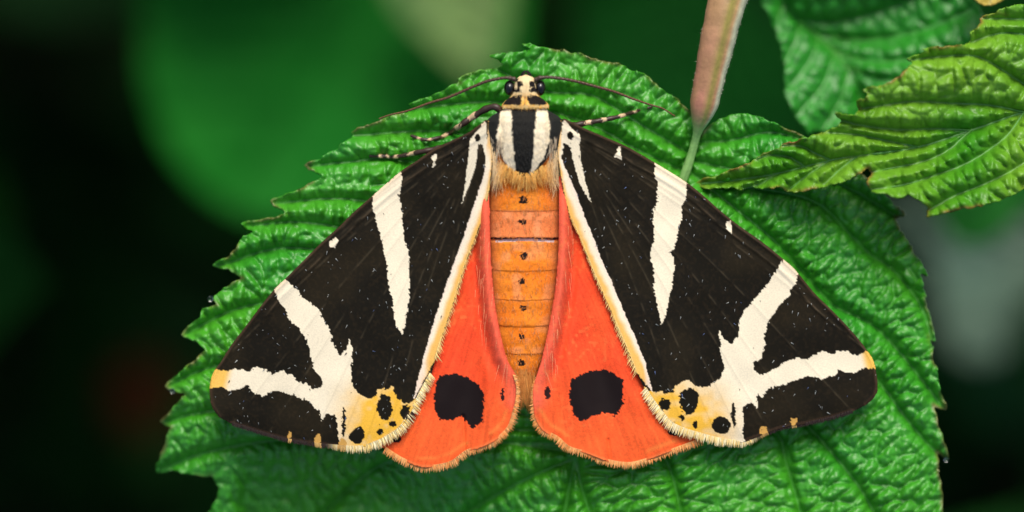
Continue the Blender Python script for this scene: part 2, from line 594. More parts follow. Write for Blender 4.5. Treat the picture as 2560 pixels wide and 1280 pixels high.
# young yellow-green leaf from the right
def Z1(l):
    return [(1640 + x / 2.286, y / 2.286) for x, y in l]
YOUNG = Z1([(2103, 25), (1990, 45), (1940, 65), (2010, 80), (1930, 82), (1850, 105), (1862, 128), (1830, 160), (1795, 195), (1805, 240), (1760, 258), (1700, 262), (1640, 272), (1580, 270),
            (1520, 280), (1545, 300), (1490, 318), (1436, 342), (1472, 352), (1440, 390), (1390, 440), (1340, 468), (1290, 492), (1240, 496), (1176, 512), (1212, 532),
            (1205, 568), (1145, 580), (1165, 622), (1130, 662), (1075, 655), (1015, 648), (1066, 688), (1040, 730), (960, 755), (860, 790), (795, 815), (720, 828), (700, 852), (650, 870),
            (570, 908), (540, 930), (440, 970), (340, 1012), (205, 1056), (350, 1073), (430, 1066), (498, 1084), (545, 1066), (640, 1073), (700, 1066), (760, 1092), (900, 1080),
            (1000, 1050), (1080, 1030), (1160, 992), (1215, 962), (1232, 990), (1203, 1040), (1235, 1090), (1310, 1103), (1400, 1132), (1440, 1108),
            (1520, 1150), (1562, 1190), (1545, 1237), (1640, 1215), (1750, 1192), (1880, 1168), (2000, 1130), (2103, 1075), (2350, 980), (2600, 800),
            (2760, 500), (2640, 200), (2400, 60)])
YMID = Z1([(2900, 420), (2500, 530), (2103, 640), (1800, 745), (1500, 840), (1200, 885), (1000, 915), (700, 990), (450, 1030), (200, 1056)])
YV = [Z1(v) for v in [
    [(2103, 640), (1900, 600), (1700, 590), (1450, 580), (1180, 620)],
    [(2300, 590), (2103, 480), (1900, 350), (1780, 315), (1560, 330), (1445, 345)],
    [(2500, 530), (2350, 330), (2150, 210), (1960, 190), (1805, 240)],
    [(2600, 505), (2500, 280), (2300, 120), (2103, 110), (1860, 105)],
    [(1800, 745), (1600, 735), (1400, 740), (1200, 720), (1065, 690)],
    [(1500, 840), (1300, 800), (1150, 770), (960, 755)],
    [(1000, 915), (900, 870), (820, 830), (720, 830)],
    [(860, 960), (770, 900), (650, 885), (575, 908)],
    [(2103, 640), (2000, 780), (1800, 920), (1600, 1000), (1400, 1060), (1235, 1080)],
    [(2300, 590), (2250, 760), (2100, 930), (1900, 1040), (1700, 1120), (1560, 1200)],
    [(1800, 745), (1650, 870), (1500, 930), (1350, 960), (1225, 985)],
    [(2500, 530), (2480, 760), (2350, 930), (2103, 1060)],
    [(1000, 915), (880, 990), (760, 1085)], [(700, 990), (600, 1050), (500, 1080)], [(1150, 895), (1060, 960), (960, 1055)]]]


def young_macro(Q):
    x, y = Q[:, 0], Q[:, 1]
    z = 66 + 22 * np.sin((x - 1900) / 170.0) - 0.00025 * (x - 2300) ** 2
    dm = dist(Q, spline(YMID, 40))[0]
    z = z + 45 * sstep(0, 150, dm) - 0.0009 * np.maximum(dm - 120, 0) ** 2
    # twisted tip: laps over the body of the leaf
    s = sstep(-14, 10, (2185 - x) + (y - 395) * 0.55) * sstep(330, 372, y + (2200 - x) * 0.15)
    return z + 16 * s


young, young_h = leaf('bramble_leaf', 'crumpled yellow green young leaf with pointed twisted tip and brown edges', jag(YOUNG, 6, 1.8), YMID, YV, 3.4, young_macro,
                      S(62, 150, 20), S(104, 168, 84), M_leaf2, amp=21, cell=44, fine=4.0, ratio=2.4, edge=S(150, 92, 52), quilt=24,
                      yellow=S(160, 204, 60), seed=11, mid_r=5)

# leaf hanging behind, top right
UP = Z1([(600, 0), (640, 60), (690, 170), (722, 270), (742, 380), (735, 400), (752, 500), (730, 520), (772, 600), (790, 650), (812, 682), (860, 745), (880, 770), (900, 745), (980, 750), (1040, 730), (1160, 690),
         (1350, 600), (1600, 520), (1800, 420), (1900, 250), (1880, 100), (1750, -60), (1500, -220), (1200, -300), (900, -260), (700, -120)])
UMID = Z1([(1000, -280), (690, -60), (790, 100), (960, 240), (1080, 370), (1160, 500), (1180, 680)][1:])
UV = [Z1(v) for v in [
    [(790, 100), (1000, 130), (1300, 60), (1600, -60)], [(900, 190), (1150, 230), (1500, 180), (1800, 60)],
    [(1000, 280), (1200, 350), (1500, 330), (1850, 250)], [(1080, 370), (1250, 450), (1500, 470), (1700, 460)],
    [(730, 10), (700, 100), (690, 170)], [(830, 130), (790, 250), (735, 370)], [(930, 215), (880, 350), (760, 500)],
    [(1020, 300), (960, 480), (800, 660)], [(1100, 400), (1060, 560), (950, 745)]]]


def up_macro(Q):
    x, y = Q[:, 0], Q[:, 1]
    dm = dist(Q, spline(UMID, 40))[0]
    right = sstep(-30, 60, (x - 1985) * 0.8 - (y - 45) * 0.8)
    z = -300 + right * 0.3 * np.minimum(dm, 420) + (1 - right) * 0.4 * dm
    return z + right * 35 * np.sin((x * 0.35 + y) / 48.0)


up_leaf, up_h = leaf('bramble_leaf', 'drooping dark green leaf behind the stalk with ridged fold', jag(UP, 9, 1.5), UMID, UV, 4.5, up_macro,
     S(36, 146, 30), S(80, 168, 60), M_leaf, amp=14, cell=48, fine=2, ratio=2.0, quilt=12, seed=21)

# pale leaf tip at the top right corner
tipo = spline([(2415, -40), (2440, 2), (2470, 13), (2500, 4), (2560, -30), (2620, -120), (2540, -200), (2440, -140)], 5, True)
tip_leaf, tip_h = leaf('bramble_leaf', 'pale yellow leaf tip poking over the young leaf', tipo, [(2560, -180), (2510, -60), (2472, 10)],
     [[(2530, -110), (2480, -60), (2440, -30)], [(2520, -80), (2550, -50), (2560, -40)]], 5, lambda Q: -60 + 0.1 * Q[:, 1],
     S(200, 190, 90), S(210, 205, 130), M_leaf2, amp=5, cell=26, fine=1, seed=5)


# their stalks, joining the same stem out of the frame
for root, hf, pts in ((young, young_h, [(2846, 200, None), (2960, 140, 30), (2920, -280, -300), (2500, -640, -1200), (2045, -760, -2600)]),
                      (up_leaf, up_h, [(1946, -24, None), (1930, -250, -560), (1980, -540, -900), (2030, -725, -1900)]),
                      (tip_leaf, tip_h, [(2556, -170, None), (2560, -420, -400), (2300, -660, -1400), (2045, -765, -2900)])):
    z0 = float(hf(np.array([pts[0][:2], pts[0][:2]], float))[0][0])
    q = spline([(a, b, z0 if c is None else c) for a, b, c in pts], 40)
    V, F, ring, ang = tube(W(q[:, :2], q[:, 2]), np.linspace(12, 26, len(q)) * K, 12)
    link('leaf_stalk', mesh_of('leaf_stalk', V, F, np.tile(S(150, 140, 90), (len(V), 1))), M_stem, root)


# blurred leaves deeper in the plant
def deep_leaf(label, pts, mid, z0, green, veincol, tilt=(0, 0), name='shaded_leaf', seed=1, amp=25, group=None):
    o = spline(pts, 18, True)
    cx = o.mean(0)
    vv = []
    mm = spline(mid, 30)
    for t in np.linspace(0.1, 0.8, 6):
        i = int(t * (len(mm) - 1))
        d = mm[min(i + 2, len(mm) - 1)] - mm[i - 1]; d /= np.linalg.norm(d)
        nn = np.array([-d[1], d[0]])
        for s in (-1, 1):
            vv.append([tuple(mm[i]), tuple(mm[i] + d * 110 + nn * s * 150), tuple(mm[i] + d * 260 + nn * s * 300)])
    mac = lambda Q: z0 + (Q[:, 0] - cx[0]) * tilt[0] + (Q[:, 1] - cx[1]) * tilt[1] - 30 * np.exp(-(dist(Q, mm)[0] / 90) ** 2)
    r, _ = leaf(name, label, o, mid, vv, 11, mac, green, veincol, M_back, amp=amp, cell=75, fine=3, quilt=25, seed=seed, group=group)
    return r


deep_leaf('big smooth round green leaf hanging below the moth leaf', [(380, -120), (352, 60), (372, 240), (440, 400), (560, 510), (720, 560), (950, 560), (1180, 480),
          (1270, 330), (1300, 150), (1310, -60), (1260, -320), (1000, -480), (600, -380)], [(1250, -420), (1050, -100), (800, 200), (600, 470)], -3300,
          S(22, 118, 30), S(28, 118, 36), (-0.25, 0.05), seed=31, amp=10)
deep_leaf('pale grey green pointed leaf dangling over the big round leaf', [(955, -60), (1010, 40), (1080, 110), (1140, 165), (1190, 200), (1235, 165), (1262, 80), (1275, -20), (1285, -160), (1120, -260), (980, -180)],
          [(1130, -240), (1150, -40), (1190, 190)], -2900, S(108, 146, 86), S(120, 155, 100), (0.0, 0.1), seed=32)
deep_leaf('pale felted leaf underside showing beyond the toothed leaf edge', [(2230, 470), (2290, 600), (2340, 700), (2350, 830), (2420, 900), (2500, 900), (2530, 800), (2600, 720), (2680, 620), (2640, 520), (2500, 560), (2400, 600), (2330, 560), (2280, 500)],
          [(2660, 560), (2450, 660), (2300, 620)], -3300, S(92, 122, 106), S(100, 128, 112), (0.1, -0.1), seed=33)
deep_leaf('dark green leaf under the yellow green leaf', [(2330, 460), (2350, 540), (2390, 600), (2460, 610), (2530, 560), (2620, 480), (2640, 380), (2500, 330), (2380, 380)],
          [(2620, 380), (2480, 480), (2390, 590)], -1900, S(22, 95, 28), S(40, 110, 40), seed=34)
deep_leaf('deep green leaf in shade between stalk and hanging leaf', [(1440, -140), (1420, 60), (1480, 260), (1640, 380), (1850, 440), (2020, 400), (2080, 200), (2040, -60), (1900, -260), (1650, -300)],
          [(1900, -260), (1760, 50), (1640, 350)], -5200, S(8, 84, 20), S(14, 88, 26), (0.2, 0), seed=35)
deep_leaf('dim brown withered leaf low in the shade', [(290, 930), (275, 1010), (310, 1075), (390, 1080), (440, 1030), (430, 950), (370, 900)],
          [(260, 1080), (350, 990), (450, 900)], -6500, S(78, 36, 16), S(80, 50, 26), seed=36)
deep_leaf('dim dark green leaf low beside the toothed leaf', [(2360, 850), (2380, 960), (2470, 1060), (2600, 1080), (2720, 960), (2700, 800), (2560, 760), (2430, 780)],
          [(2700, 800), (2540, 930), (2420, 1020)], -6800, S(24, 80, 44), S(40, 95, 50), seed=37)

# leaves added mostly out of frame to keep the light off the soil
N_U = 2600
zz = -rng.uniform(1800, 13500, N_U)
fr = (DCAM - zz) / DCAM
u = rng.uniform(-1, 1, (N_U, 2))
hx, hy = 1280 * fr, 640 * fr
big = 9000.0
side = rng.integers(0, 4, N_U)
X = np.where(side == 0, -hx - 420 - rng.random(N_U) ** 1.5 * big, np.where(side == 1, hx + 420 + rng.random(N_U) ** 1.5 * big, u[:, 0] * (hx + 6000)))
Y = np.where(side == 2, -hy - 420 - rng.random(N_U) ** 1.5 * big, np.where(side == 3, hy + 420 + rng.random(N_U) ** 1.5 * big, u[:, 1] * (hy + 6000)))
# a few deep ones inside the view, dark leaves near the soil
deep = rng.random(N_U) < 0.10
X[deep] = u[deep, 0] * hx[deep]; Y[deep] = u[deep, 1] * hy[deep]; zz[deep] = -rng.uniform(11500, 13600, deep.sum())
t = np.linspace(0, 1, 7)
prof = np.sin(t * math.pi) ** 0.75 * (1 - 0.35 * t) * 0.42
lv = np.concatenate([np.c_[t, -prof, 0.12 * prof - 0.25 * t * t], np.c_[t, prof, 0.12 * prof - 0.25 * t * t], np.c_[t, 0 * t, -0.25 * t * t]])
lf = []
for i in range(6):
    lf += [[i, i + 1, 15 + i, 14 + i], [14 + i, 15 + i, 8 + i, 7 + i]]
lf = np.array(lf)
size = rng.uniform(700, 1700, N_U)
yaw = rng.uniform(0, 2 * math.pi, N_U); pit = rng.normal(0.15, 0.35, N_U); rol = rng.normal(0, 0.35, N_U)
cy, sy_, cp, sp, cr, sr = np.cos(yaw), np.sin(yaw), np.cos(pit), np.sin(pit), np.cos(rol), np.sin(rol)
v = lv[None] * size[:, None, None]
x, y, z = v[..., 0] - size[:, None] * .5, v[..., 1], v[..., 2]
y, z = y * cr[:, None] - z * sr[:, None], y * sr[:, None] + z * cr[:, None]
x, z = x * cp[:, None] + z * sp[:, None], -x * sp[:, None] + z * cp[:, None]
x, y = x * cy[:, None] - y * sy_[:, None], x * sy_[:, None] + y * cy[:, None]
V = np.stack([x + X[:, None], y + Y[:, None], z + zz[:, None]], -1).reshape(-1, 3) * K
F = (np.arange(N_U)[:, None, None] * 21 + lf[None]).reshape(-1, 4)
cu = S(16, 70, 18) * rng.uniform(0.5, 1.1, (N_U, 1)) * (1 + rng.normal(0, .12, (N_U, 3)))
uo = link('added_undergrowth', mesh_of('added_undergrowth', V, [F], np.repeat(np.abs(cu), 21, 0)), M_under)
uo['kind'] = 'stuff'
tag(uo, 'mass of dark leaves added around the view to shade the soil', 'added_undergrowth')

# ------------------------------------------------------------------ moth
moth = thing('tiger_moth', 'black and cream striped moth with orange hindwings resting on a toothed leaf', 'moth', None)
CREAM = S(246, 234, 204)
CREAMW = S(250, 240, 222)
YEL = S(246, 190, 66)
BLACK = S(22, 19, 10)
BROWN = S(52, 40, 28)


def z3(l, ox, oy, s):
    return np.array([(ox + x / s, oy + y / s) for x, y in l])


def jit(P, s=4.5, amp=5.0, seed=0):
    return P + np.stack([vnoise(P + seed, s) - .5, vnoise(P + seed + 777, s) - .5], 1) * amp


def ell(P, c, r):
    return ((P[:, 0] - c[0]) / r[0]) ** 2 + ((P[:, 1] - c[1]) / r[1]) ** 2 < 1


def zfore(P):
    u = np.abs(P[:, 0] - 1312)
    return 26 + 62 * np.exp(-np.maximum(u - 90, 0) / 300) + 6 * np.sin(u / 120 + P[:, 1] / 200)


# --- left forewing
LCOSTA = [(1212, 300), (1206, 306), (1171, 331), (1132, 350), (1082, 374), (1040, 403), (1001, 429), (935, 486), (887, 528), (847, 567), (804, 606), (750, 660), (713, 697), (687, 722),
          (652, 765), (617, 812), (578, 863), (551, 906), (535, 928), (525, 961), (525, 992), (531, 1019), (547, 1042)]
LOUT = [(580, 1060), (617, 1071), (668, 1087), (719, 1101), (773, 1109), (812, 1114), (848, 1117), (875, 1119), (910, 1117), (940, 1107), (970, 1092), (1003, 1068), (1030, 1026), (1056, 975), (1078, 935)]
LIN = [(1090, 895), (1108, 835), (1138, 745), (1168, 649), (1204, 552), (1222, 480), (1228, 430), (1232, 380), (1228, 330), (1222, 300)]
LSTR = [(1212, 420), (1204, 456), (1180, 528), (1150, 618), (1114, 715), (1084, 805), (1060, 889), (1042, 961), (1034, 1000)]
HOOKL = z3([(400, 540), (410, 600), (415, 700), (435, 800), (440, 890), (405, 870), (385, 760), (340, 745), (330, 800), (330, 870), (300, 1000), (270, 1080), (235, 1180), (190, 1280),
            (215, 1170), (230, 1050), (245, 930), (260, 800), (265, 720), (290, 680), (330, 630), (380, 565)], 1100, 150, 3.555)
MIDL = z3([(395, 420), (548, 285), (562, 330), (550, 420), (560, 540), (570, 680), (600, 760), (600, 860), (600, 1000), (590, 1100), (565, 1225), (545, 1200), (520, 1140), (490, 980), (470, 820), (440, 670),
           (410, 560), (395, 490)], 760, 300, 2.285)
SPOTL = z3([(150, 690), (185, 672), (196, 690), (175, 727), (143, 725)], 760, 300, 2.285)
SPOTL2 = z3([(735, 200), (760, 195), (758, 225), (745, 240), (755, 255), (725, 275), (740, 240), (728, 220)], 760, 300, 2.285)
Z2 = lambda l: z3(l, 500, 660, 2.56)
YL = Z2([(470, 150), (545, 85), (600, 150), (660, 210), (740, 275), (790, 350), (830, 420), (850, 520), (900, 585), (930, 550), (960, 482), (976, 540), (970, 640), (970, 740), (1000, 820),
         (1090, 865), (1130, 850), (1140, 800), (1170, 800), (1200, 810), (1232, 785), (1260, 860), (1300, 880), (1345, 890), (1400, 860), (1420, 900), (1370, 1000), (1300, 1100), (1180, 1180), (1000, 1210), (890, 1200),
         (885, 1080), (870, 1000), (855, 960), (815, 950), (790, 990), (770, 1000), (770, 930), (740, 930), (700, 880), (600, 840), (500, 815), (455, 815), (400, 840), (340, 815),
         (295, 770), (250, 800), (190, 810), (140, 785), (40, 805), (60, 680), (150, 690), (200, 675), (260, 680), (310, 690), (350, 655), (400, 665), (450, 700), (480, 700), (540, 685), (600, 715),
         (620, 750), (680, 760), (710, 795), (770, 800), (790, 760), (770, 720), (735, 680), (700, 580), (690, 510), (650, 430), (570, 350), (540, 290), (490, 220)])
DOTL = [((1180, 920), (48, 82)), ((1008, 1095), (50, 55)), ((1150, 1075), (26, 24)), ((1235, 1025), (24, 20)), ((1316, 950), (32, 45)), ((922, 1010), (10, 100)), ((1258, 1105), (26, 20))]
DOTL = [((500 + c[0] / 2.56, 660 + c[1] / 2.56), (r[0] / 2.56, r[1] / 2.56)) for c, r in DOTL]
TANL = [((500 + x / 2.56, 660 + y / 2.56), r) for x, y, r in [(575, 1095, (5, 9)), (755, 1125, (9, 12)), (910, 1150, (10, 14))]]

# --- right forewing
RCOSTA = [(1410, 296), (1435, 308), (1464, 322), (1516, 344), (1572, 369), (1636, 406), (1709, 451), (1757, 488), (1800, 526), (1850, 566), (1904, 604), (1962, 651), (1992, 679), (2033, 729), (2076, 772), (2114, 811),
          (2149, 851), (2170, 879), (2183, 901), (2190, 927), (2194, 965), (2187, 991), (2166, 1012)]
ROUT = [(2131, 1029), (2076, 1046), (2011, 1061), (1968, 1067), (1925, 1080), (1891, 1094), (1861, 1105), (1826, 1103), (1796, 1098), (1753, 1087), (1710, 1074), (1678, 1058), (1654, 1032), (1632, 1003),
        (1612, 972)]
RIN = [(1590, 930), (1566, 870), (1546, 825), (1524, 770), (1494, 705), (1469, 645), (1447, 590), (1426, 546), (1413, 496), (1402, 440), (1394, 380), (1396, 330), (1402, 300)]
RSTR = [(1404, 397), (1421, 436), (1443, 488), (1460, 539), (1486, 599), (1503, 647), (1525, 694), (1546, 745), (1572, 806), (1592, 853), (1611, 901), (1622, 944), (1631, 980)]
HOOKR = z3([(1100, 530), (1150, 575), (1180, 620), (1240, 660), (1250, 700), (1240, 750), (1250, 870), (1275, 1000), (1300, 1120), (1345, 1270), (1290, 1190), (1240, 1090), (1200, 960), (1175, 850), (1160, 780),
            (1120, 740), (1095, 740), (1090, 830), (1065, 890), (1060, 800), (1075, 700), (1080, 600)], 1100, 150, 3.555)
Z5 = lambda l: z3(l, 1400, 290, 2.3275)
MIDR = Z5([(548, 255), (640, 310), (735, 372), (738, 440), (735, 480), (715, 520), (705, 600), (685, 670), (670, 780), (635, 800), (662, 830), (660, 880), (655, 960), (640, 1060), (620, 1150), (590, 1222), (575, 1130), (560, 1060),
           (545, 980), (550, 900), (530, 850), (528, 745), (550, 735), (545, 620), (545, 560), (565, 480), (570, 400), (550, 320)])
SPOTR2 = Z5([(338, 180), (350, 182), (356, 215), (362, 258), (335, 245), (315, 235), (332, 215)])
SPOTR = np.array([(1816, 556), (1826, 552), (1830, 570), (1828, 584), (1816, 572)])
Z6 = lambda l: z3(l, 1560, 600, 2.327)
YR = Z6([(935, 105), (1015, 180), (1002, 240), (965, 290), (970, 310), (920, 370), (870, 420), (830, 490), (820, 560), (820, 640), (790, 690), (750, 715), (755, 760), (790, 785), (850, 770), (915, 735), (925, 710), (980, 700), (1000, 680), (1060, 695),
         (1110, 665), (1170, 640), (1205, 665), (1240, 650), (1300, 650), (1355, 670), (1420, 640), (1470, 680), (1490, 755), (1400, 740), (1350, 765), (1290, 775), (1245, 760), (1220, 790), (1140, 810), (1080, 785), (1000, 810),
         (930, 840), (860, 855), (830, 880), (800, 915), (775, 885), (780, 985), (740, 945), (690, 970), (690, 1080), (702, 1215), (550, 1215), (350, 1180), (200, 1120), (100, 960), (120, 860), (150, 880), (190, 890),
         (280, 890), (300, 850), (350, 815), (390, 820), (430, 860), (500, 850), (560, 810), (580, 750), (570, 680), (560, 600), (543, 522), (580, 565), (620, 610), (665, 560), (665, 480), (700, 410), (760, 340), (830, 260), (880, 180)])
DOTR = [((378, 932), (58, 78)), ((568, 1080), (52, 52)), ((235, 957), (32, 32)), ((418, 1073), (12, 20)), ((345, 1030), (16, 22)), ((640, 1020), (11, 78)), ((282, 1096), (20, 18))]
DOTR = [((1560 + c[0] / 2.327, 600 + c[1] / 2.327), (r[0] / 2.327, r[1] / 2.327)) for c, r in DOTR]
TANR = [((1560 + x / 2.327, 600 + y / 2.327), r) for x, y, r in [(990, 1060, (7, 9)), (815, 1110, (10, 13))]]


def forewing(L, costa, outer, inner, stripe, hook, hookdot, mid, spots, Y, dots, tans):
    o = np.concatenate([spline(np.array(costa, float), 5), spline(np.array(outer, float), 5), spline(np.array(inner, float), 5)])
    P, F = sheet(o, 2.1)
    s = -1 if L else 1
    base = np.array([1220.0 if L else 1404.0, 320.0])
    dc = dist(P, costa)[0]
    dor = dist(P, outer)[0]
    # veins fan out from the base
    ends = [costa[11], costa[14], costa[17], outer[0], outer[2], outer[4], outer[6], outer[8], outer[10], inner[1]]
    dv = np.full(len(P), 1e9)
    for e in ends:
        e = np.array(e, float)
        mp = base * .5 + e * .5 + np.array([s * 18.0, -12.0])
        dv = np.minimum(dv, dist(P, spline([base, mp, e], 30))[0])
    sub = dist(P, np.array(costa, float)[1:15] + np.array([-s * 12, 24]))[0]
    z = zfore(P) + 0.7 * np.exp(-(dv / 5) ** 2) + 2.5 * np.exp(-(sub / 5) ** 2) + 5 * np.exp(-(dc / 6) ** 2) - 8 * np.exp(-(dc / 3) ** 2)
    z -= 5 * np.exp(-(dor / 25) ** 2)
    z += (vnoise(P, 60) - .5) * 4
    # colour
    c = np.tile(BLACK, (len(P), 1))
    nb = vnoise(P + 50, 70)[:, None]
    c = c * (1 + 0.5 * (nb - .5)) + S(56, 44, 22) * 0.13 * sstep(.3, .9, nb) + S(70, 54, 34) * .12 * sstep(.5, .9, vnoise(P + 21, 5))[:, None]
    c += (S(70, 62, 48) * 0.5)[None] * (np.exp(-(dv / 2.2) ** 2) * sstep(.3, .8, vnoise(P, 22)))[:, None] * 0.9
    c += (S(95, 80, 62) * 0.6)[None] * (np.exp(-(sub / 2.4) ** 2) * sstep(.25, .8, vnoise(P + 40, 26)))[:, None] * 0.7
    c += S(74, 54, 40)[None] * (np.exp(-(dc / 5) ** 2))[:, None] * 0.8
    J = P + (jit(P, 4.2, 6.0) - P) * (.35 + 1.2 * vnoise(P + 400, 50))[:, None]
    J = jit(J, 16, 6.0, 90)
    J2 = jit(P, 4.2, 3.5, 33)

    def cream(Q):
        v = np.tile(CREAM, (len(Q), 1))
        n1 = vnoise(Q + 10, 45)[:, None]
        v = v * (0.94 + 0.1 * n1)
        k = np.exp(-(dist(Q, costa)[0] / 9) ** 2)[:, None] * 0.55
        v = v * (1 - k) + S(240, 205, 165) * k
        y = sstep(900, 1045, Q[:, 1] + 0.25 * (Q[:, 0] - 900) * (1 if L else 0) - 0.25 * (Q[:, 0] - 1740) * (0 if L else 1)) * (sstep(800, 930, Q[:, 0]) if L else sstep(1880, 1740, Q[:, 0]))
        y = y * (0.7 + 0.6 * vnoise(Q, 14))
        tip = (sstep(580, 555, Q[:, 0] + (Q[:, 1] - 960) * .25) if L else sstep(2150, 2172, Q[:, 0] - (Q[:, 1] - 905) * .25)) * (Q[:, 1] > 840)
        y = np.clip(np.maximum(y, tip * 0.9), 0, 1)[:, None]
        v = v * (1 - y) + YEL * y
        vv = np.exp(-(dv[m] / 2.0) ** 2)[:, None] * 0.12
        return v * (1 - vv)

    for poly in [mid, Y] + spots:
        m = inside(J if len(poly) > 8 else J2, poly)
        c[m] = cream(P[m])
    m = inside(J2, hook); c[m] = cream(P[m])
    m = ell(J2, *hookdot); c[m] = BLACK
    for d in dots:
        m = ell(J, *d); c[m] = BLACK * 1.1
    for d in tans:
        m = ell(J, *d); c[m] = S(215, 165, 85)
    # inner-margin stripe: white along the black, yellow along the edge
    st = np.concatenate([np.array(stripe, float), np.array(inner[::-1] if False else inner, float)])
    m = inside(J2, st)
    dss = dist(P[m], stripe)[0]; dii = dist(P[m], inner)[0]
    t = dss / (dss + dii + 1e-6)
    yk = sstep(.3, .8, t + 0.25 * (vnoise(P[m], 18) - .5) + 0.45 * sstep(760, 960, P[m][:, 1]) - 0.25 * sstep(560, 400, P[m][:, 1]))[:, None]
    pk = (sstep(0.35, 0.05, t) * 0.6)[:, None]
    v = S(250, 236, 205) * (1 - yk) + S(245, 190, 100) * yk
    v = v * (1 - pk) + S(248, 226, 208) * pk
    c[m] = v
    for d in dots:
        m = ell(J, *d); c[m] = BLACK * 1.1
    # frayed dark rim on the outer edge
    m = (dor < 8) & (c.sum(1) < 0.12)
    c[m] = c[m] * 1.0 + S(70, 48, 38) * 0.35
    me = mesh_of('forewing', W(P, z), F, c)
    ob = link('forewing', me, M_wing, moth)
    sd = ob.modifiers.new('thickness', 'SOLIDIFY'); sd.thickness = 2.2 * K; sd.offset = -1
    ob['label'] = ('left' if L else 'right') + ' black forewing with cream bands'
    # fringe
    def zat(Q):
        return zfore(Q) - 5
    oc = spline(np.array(outer, float), 1.15)
    if True:
        tn = np.gradient(oc, axis=0); tn /= np.linalg.norm(tn, axis=1)[:, None]
        nn = np.stack([tn[:, 1], -tn[:, 0]], 1)
        ctr = o.mean(0)
        nn *= np.sign(((oc - ctr) * nn).sum(1))[:, None]
        n_ = len(oc)
        i0 = np.linspace(0, 1, n_)
        lenw = np.interp(i0, [0, .25, .42, .5, .62, .85, 1], [7, 7, 9, 14, 18, 20, 17]) * rng.uniform(.6, 1.2, n_)
        yellowish = sstep(.40, .47, i0) if True else 0
        nz = rng.random((n_, 1))
        cf = (S(54, 38, 30) * (1 - yellowish[:, None]) + (S(255, 218, 128, 1) * nz + S(255, 242, 196, 1) * (1 - nz)) * yellowish[:, None])
        for d in tans:
            cf[ell(oc, d[0], (d[1][0] * 1.1, 30))] = S(225, 180, 105)
        for d in dots:
            near = ((oc[:, 0] - d[0][0]) ** 2 + (oc[:, 1] - d[0][1]) ** 2) < (max(d[1]) * 0.9) ** 2
            cf[near & (rng.random(n_) < .5)] = S(70, 50, 35)
        rt = np.c_[oc - nn * 5, zat(oc)]
        dr = np.c_[nn + rng.normal(0, .08, (n_, 2)) + np.array([0, 0.3]), rng.normal(-.05, .12, n_)]
        hairs('fringe', rt, dr, lenw + 4, rng.uniform(2.8, 4.6, n_), cf, M_hair, ob)
        # pale hairs on the inner edge
        ic = spline(np.array(inner[:8], float), 2.6)
        n_ = len(ic)
        tn = np.gradient(ic, axis=0); tn /= np.linalg.norm(tn, axis=1)[:, None]
        nn = np.stack([tn[:, 1], -tn[:, 0]], 1); nn *= (np.sign(nn[:, 0]) * (1 if L else -1))[:, None]
        k = np.linspace(1, 0, n_)
        hairs('inner_fringe', np.c_[ic - nn * 4, zfore(ic) - 1], np.c_[nn * (.35 + .5 * k[:, None]) + np.array([0, 1.0]) + rng.normal(0, .15, (n_, 2)), rng.normal(-.1, .08, n_)],
              (6 + 15 * k) * rng.uniform(.6, 1.3, n_), rng.uniform(1.6, 2.8, n_), S(255, 222, 140, 1) * rng.uniform(.9, 1.05, (n_, 1)), M_hair, ob)
    # stray pale scales lying on the dark parts
    n_ = 240
    pick = rng.integers(0, len(P), n_)
    dark = c[pick].sum(1) < 0.2
    pick = pick[dark | (rng.random(n_) < .12)]
    n_ = len(pick)
    dd = rng.normal(0, 1, (n_, 2)); dd[:, 1] = np.abs(dd[:, 1]) + .5
    big = rng.random(n_) ** 3
    cfl = np.where(rng.random((n_, 1)) < .85, S(205, 208, 200)[None], S(120, 140, 190)[None]) * rng.uniform(.35, 1.0, (n_, 1))
    light = c[pick].sum(1) > .2
    cfl[light] = S(60, 50, 40)
    hairs('loose_scales', np.c_[P[pick], z[pick] + 1.6], np.c_[dd, rng.normal(0, .05, n_)], 3.5 + 7 * big, 1.8 + 1.8 * big, cfl, M_hair, ob, seg=1)
    # fine pale hairs of dust
    return ob


forewing(True, LCOSTA, LOUT, LIN, LSTR, HOOKL, ((1194, 344), (7, 10)), MIDL, [SPOTL, SPOTL2], YL, DOTL, TANL)
forewing(False, RCOSTA, ROUT, RIN, RSTR, HOOKR, ((1426, 339), (8, 10)), MIDR, [SPOTR, SPOTR2], YR, DOTR, TANR)

# --- hindwings
Z4 = lambda l: z3(l, 940, 420, 1.663)
HL_IN = [(1222, 440), (1224, 520), (1226, 594), (1229, 673), (1241, 781), (1265, 889), (1288, 935), (1296, 965), (1295, 997)]
HL_OUT = [(1289, 1024), (1275, 1066), (1247, 1096), (1211, 1116), (1168, 1130), (1132, 1156), (1090, 1167), (1048, 1167), (1000, 1147), (962, 1122)]
HL_BK = [(900, 1085), (905, 1000), (1000, 800), (1120, 600), (1205, 440)]
HL_SPOT = Z4([(245, 900), (270, 865), (320, 848), (350, 855), (390, 880), (430, 900), (452, 960), (440, 1050), (400, 1082), (375, 1052), (350, 1035), (300, 1050), (260, 1040), (240, 980)])
HR_IN = [(1397, 440), (1397, 540), (1396, 618), (1388, 721), (1373, 811), (1355, 895), (1341, 940), (1333, 970), (1332, 1000)]
HR_OUT = [(1336, 1042), (1357, 1077), (1391, 1095), (1421, 1120), (1469, 1135), (1517, 1153), (1571, 1161), (1620, 1150), (1690, 1124), (1755, 1100)]
HR_BK = [(1760, 1060), (1700, 980), (1580, 830), (1480, 600), (1416, 440)]
HR_SPOT = Z4([(815, 880), (860, 855), (920, 835), (990, 850), (1030, 880), (1030, 980), (1000, 1030), (960, 1015), (920, 1020), (880, 1045), (850, 1060), (815, 1010), (803, 950)])


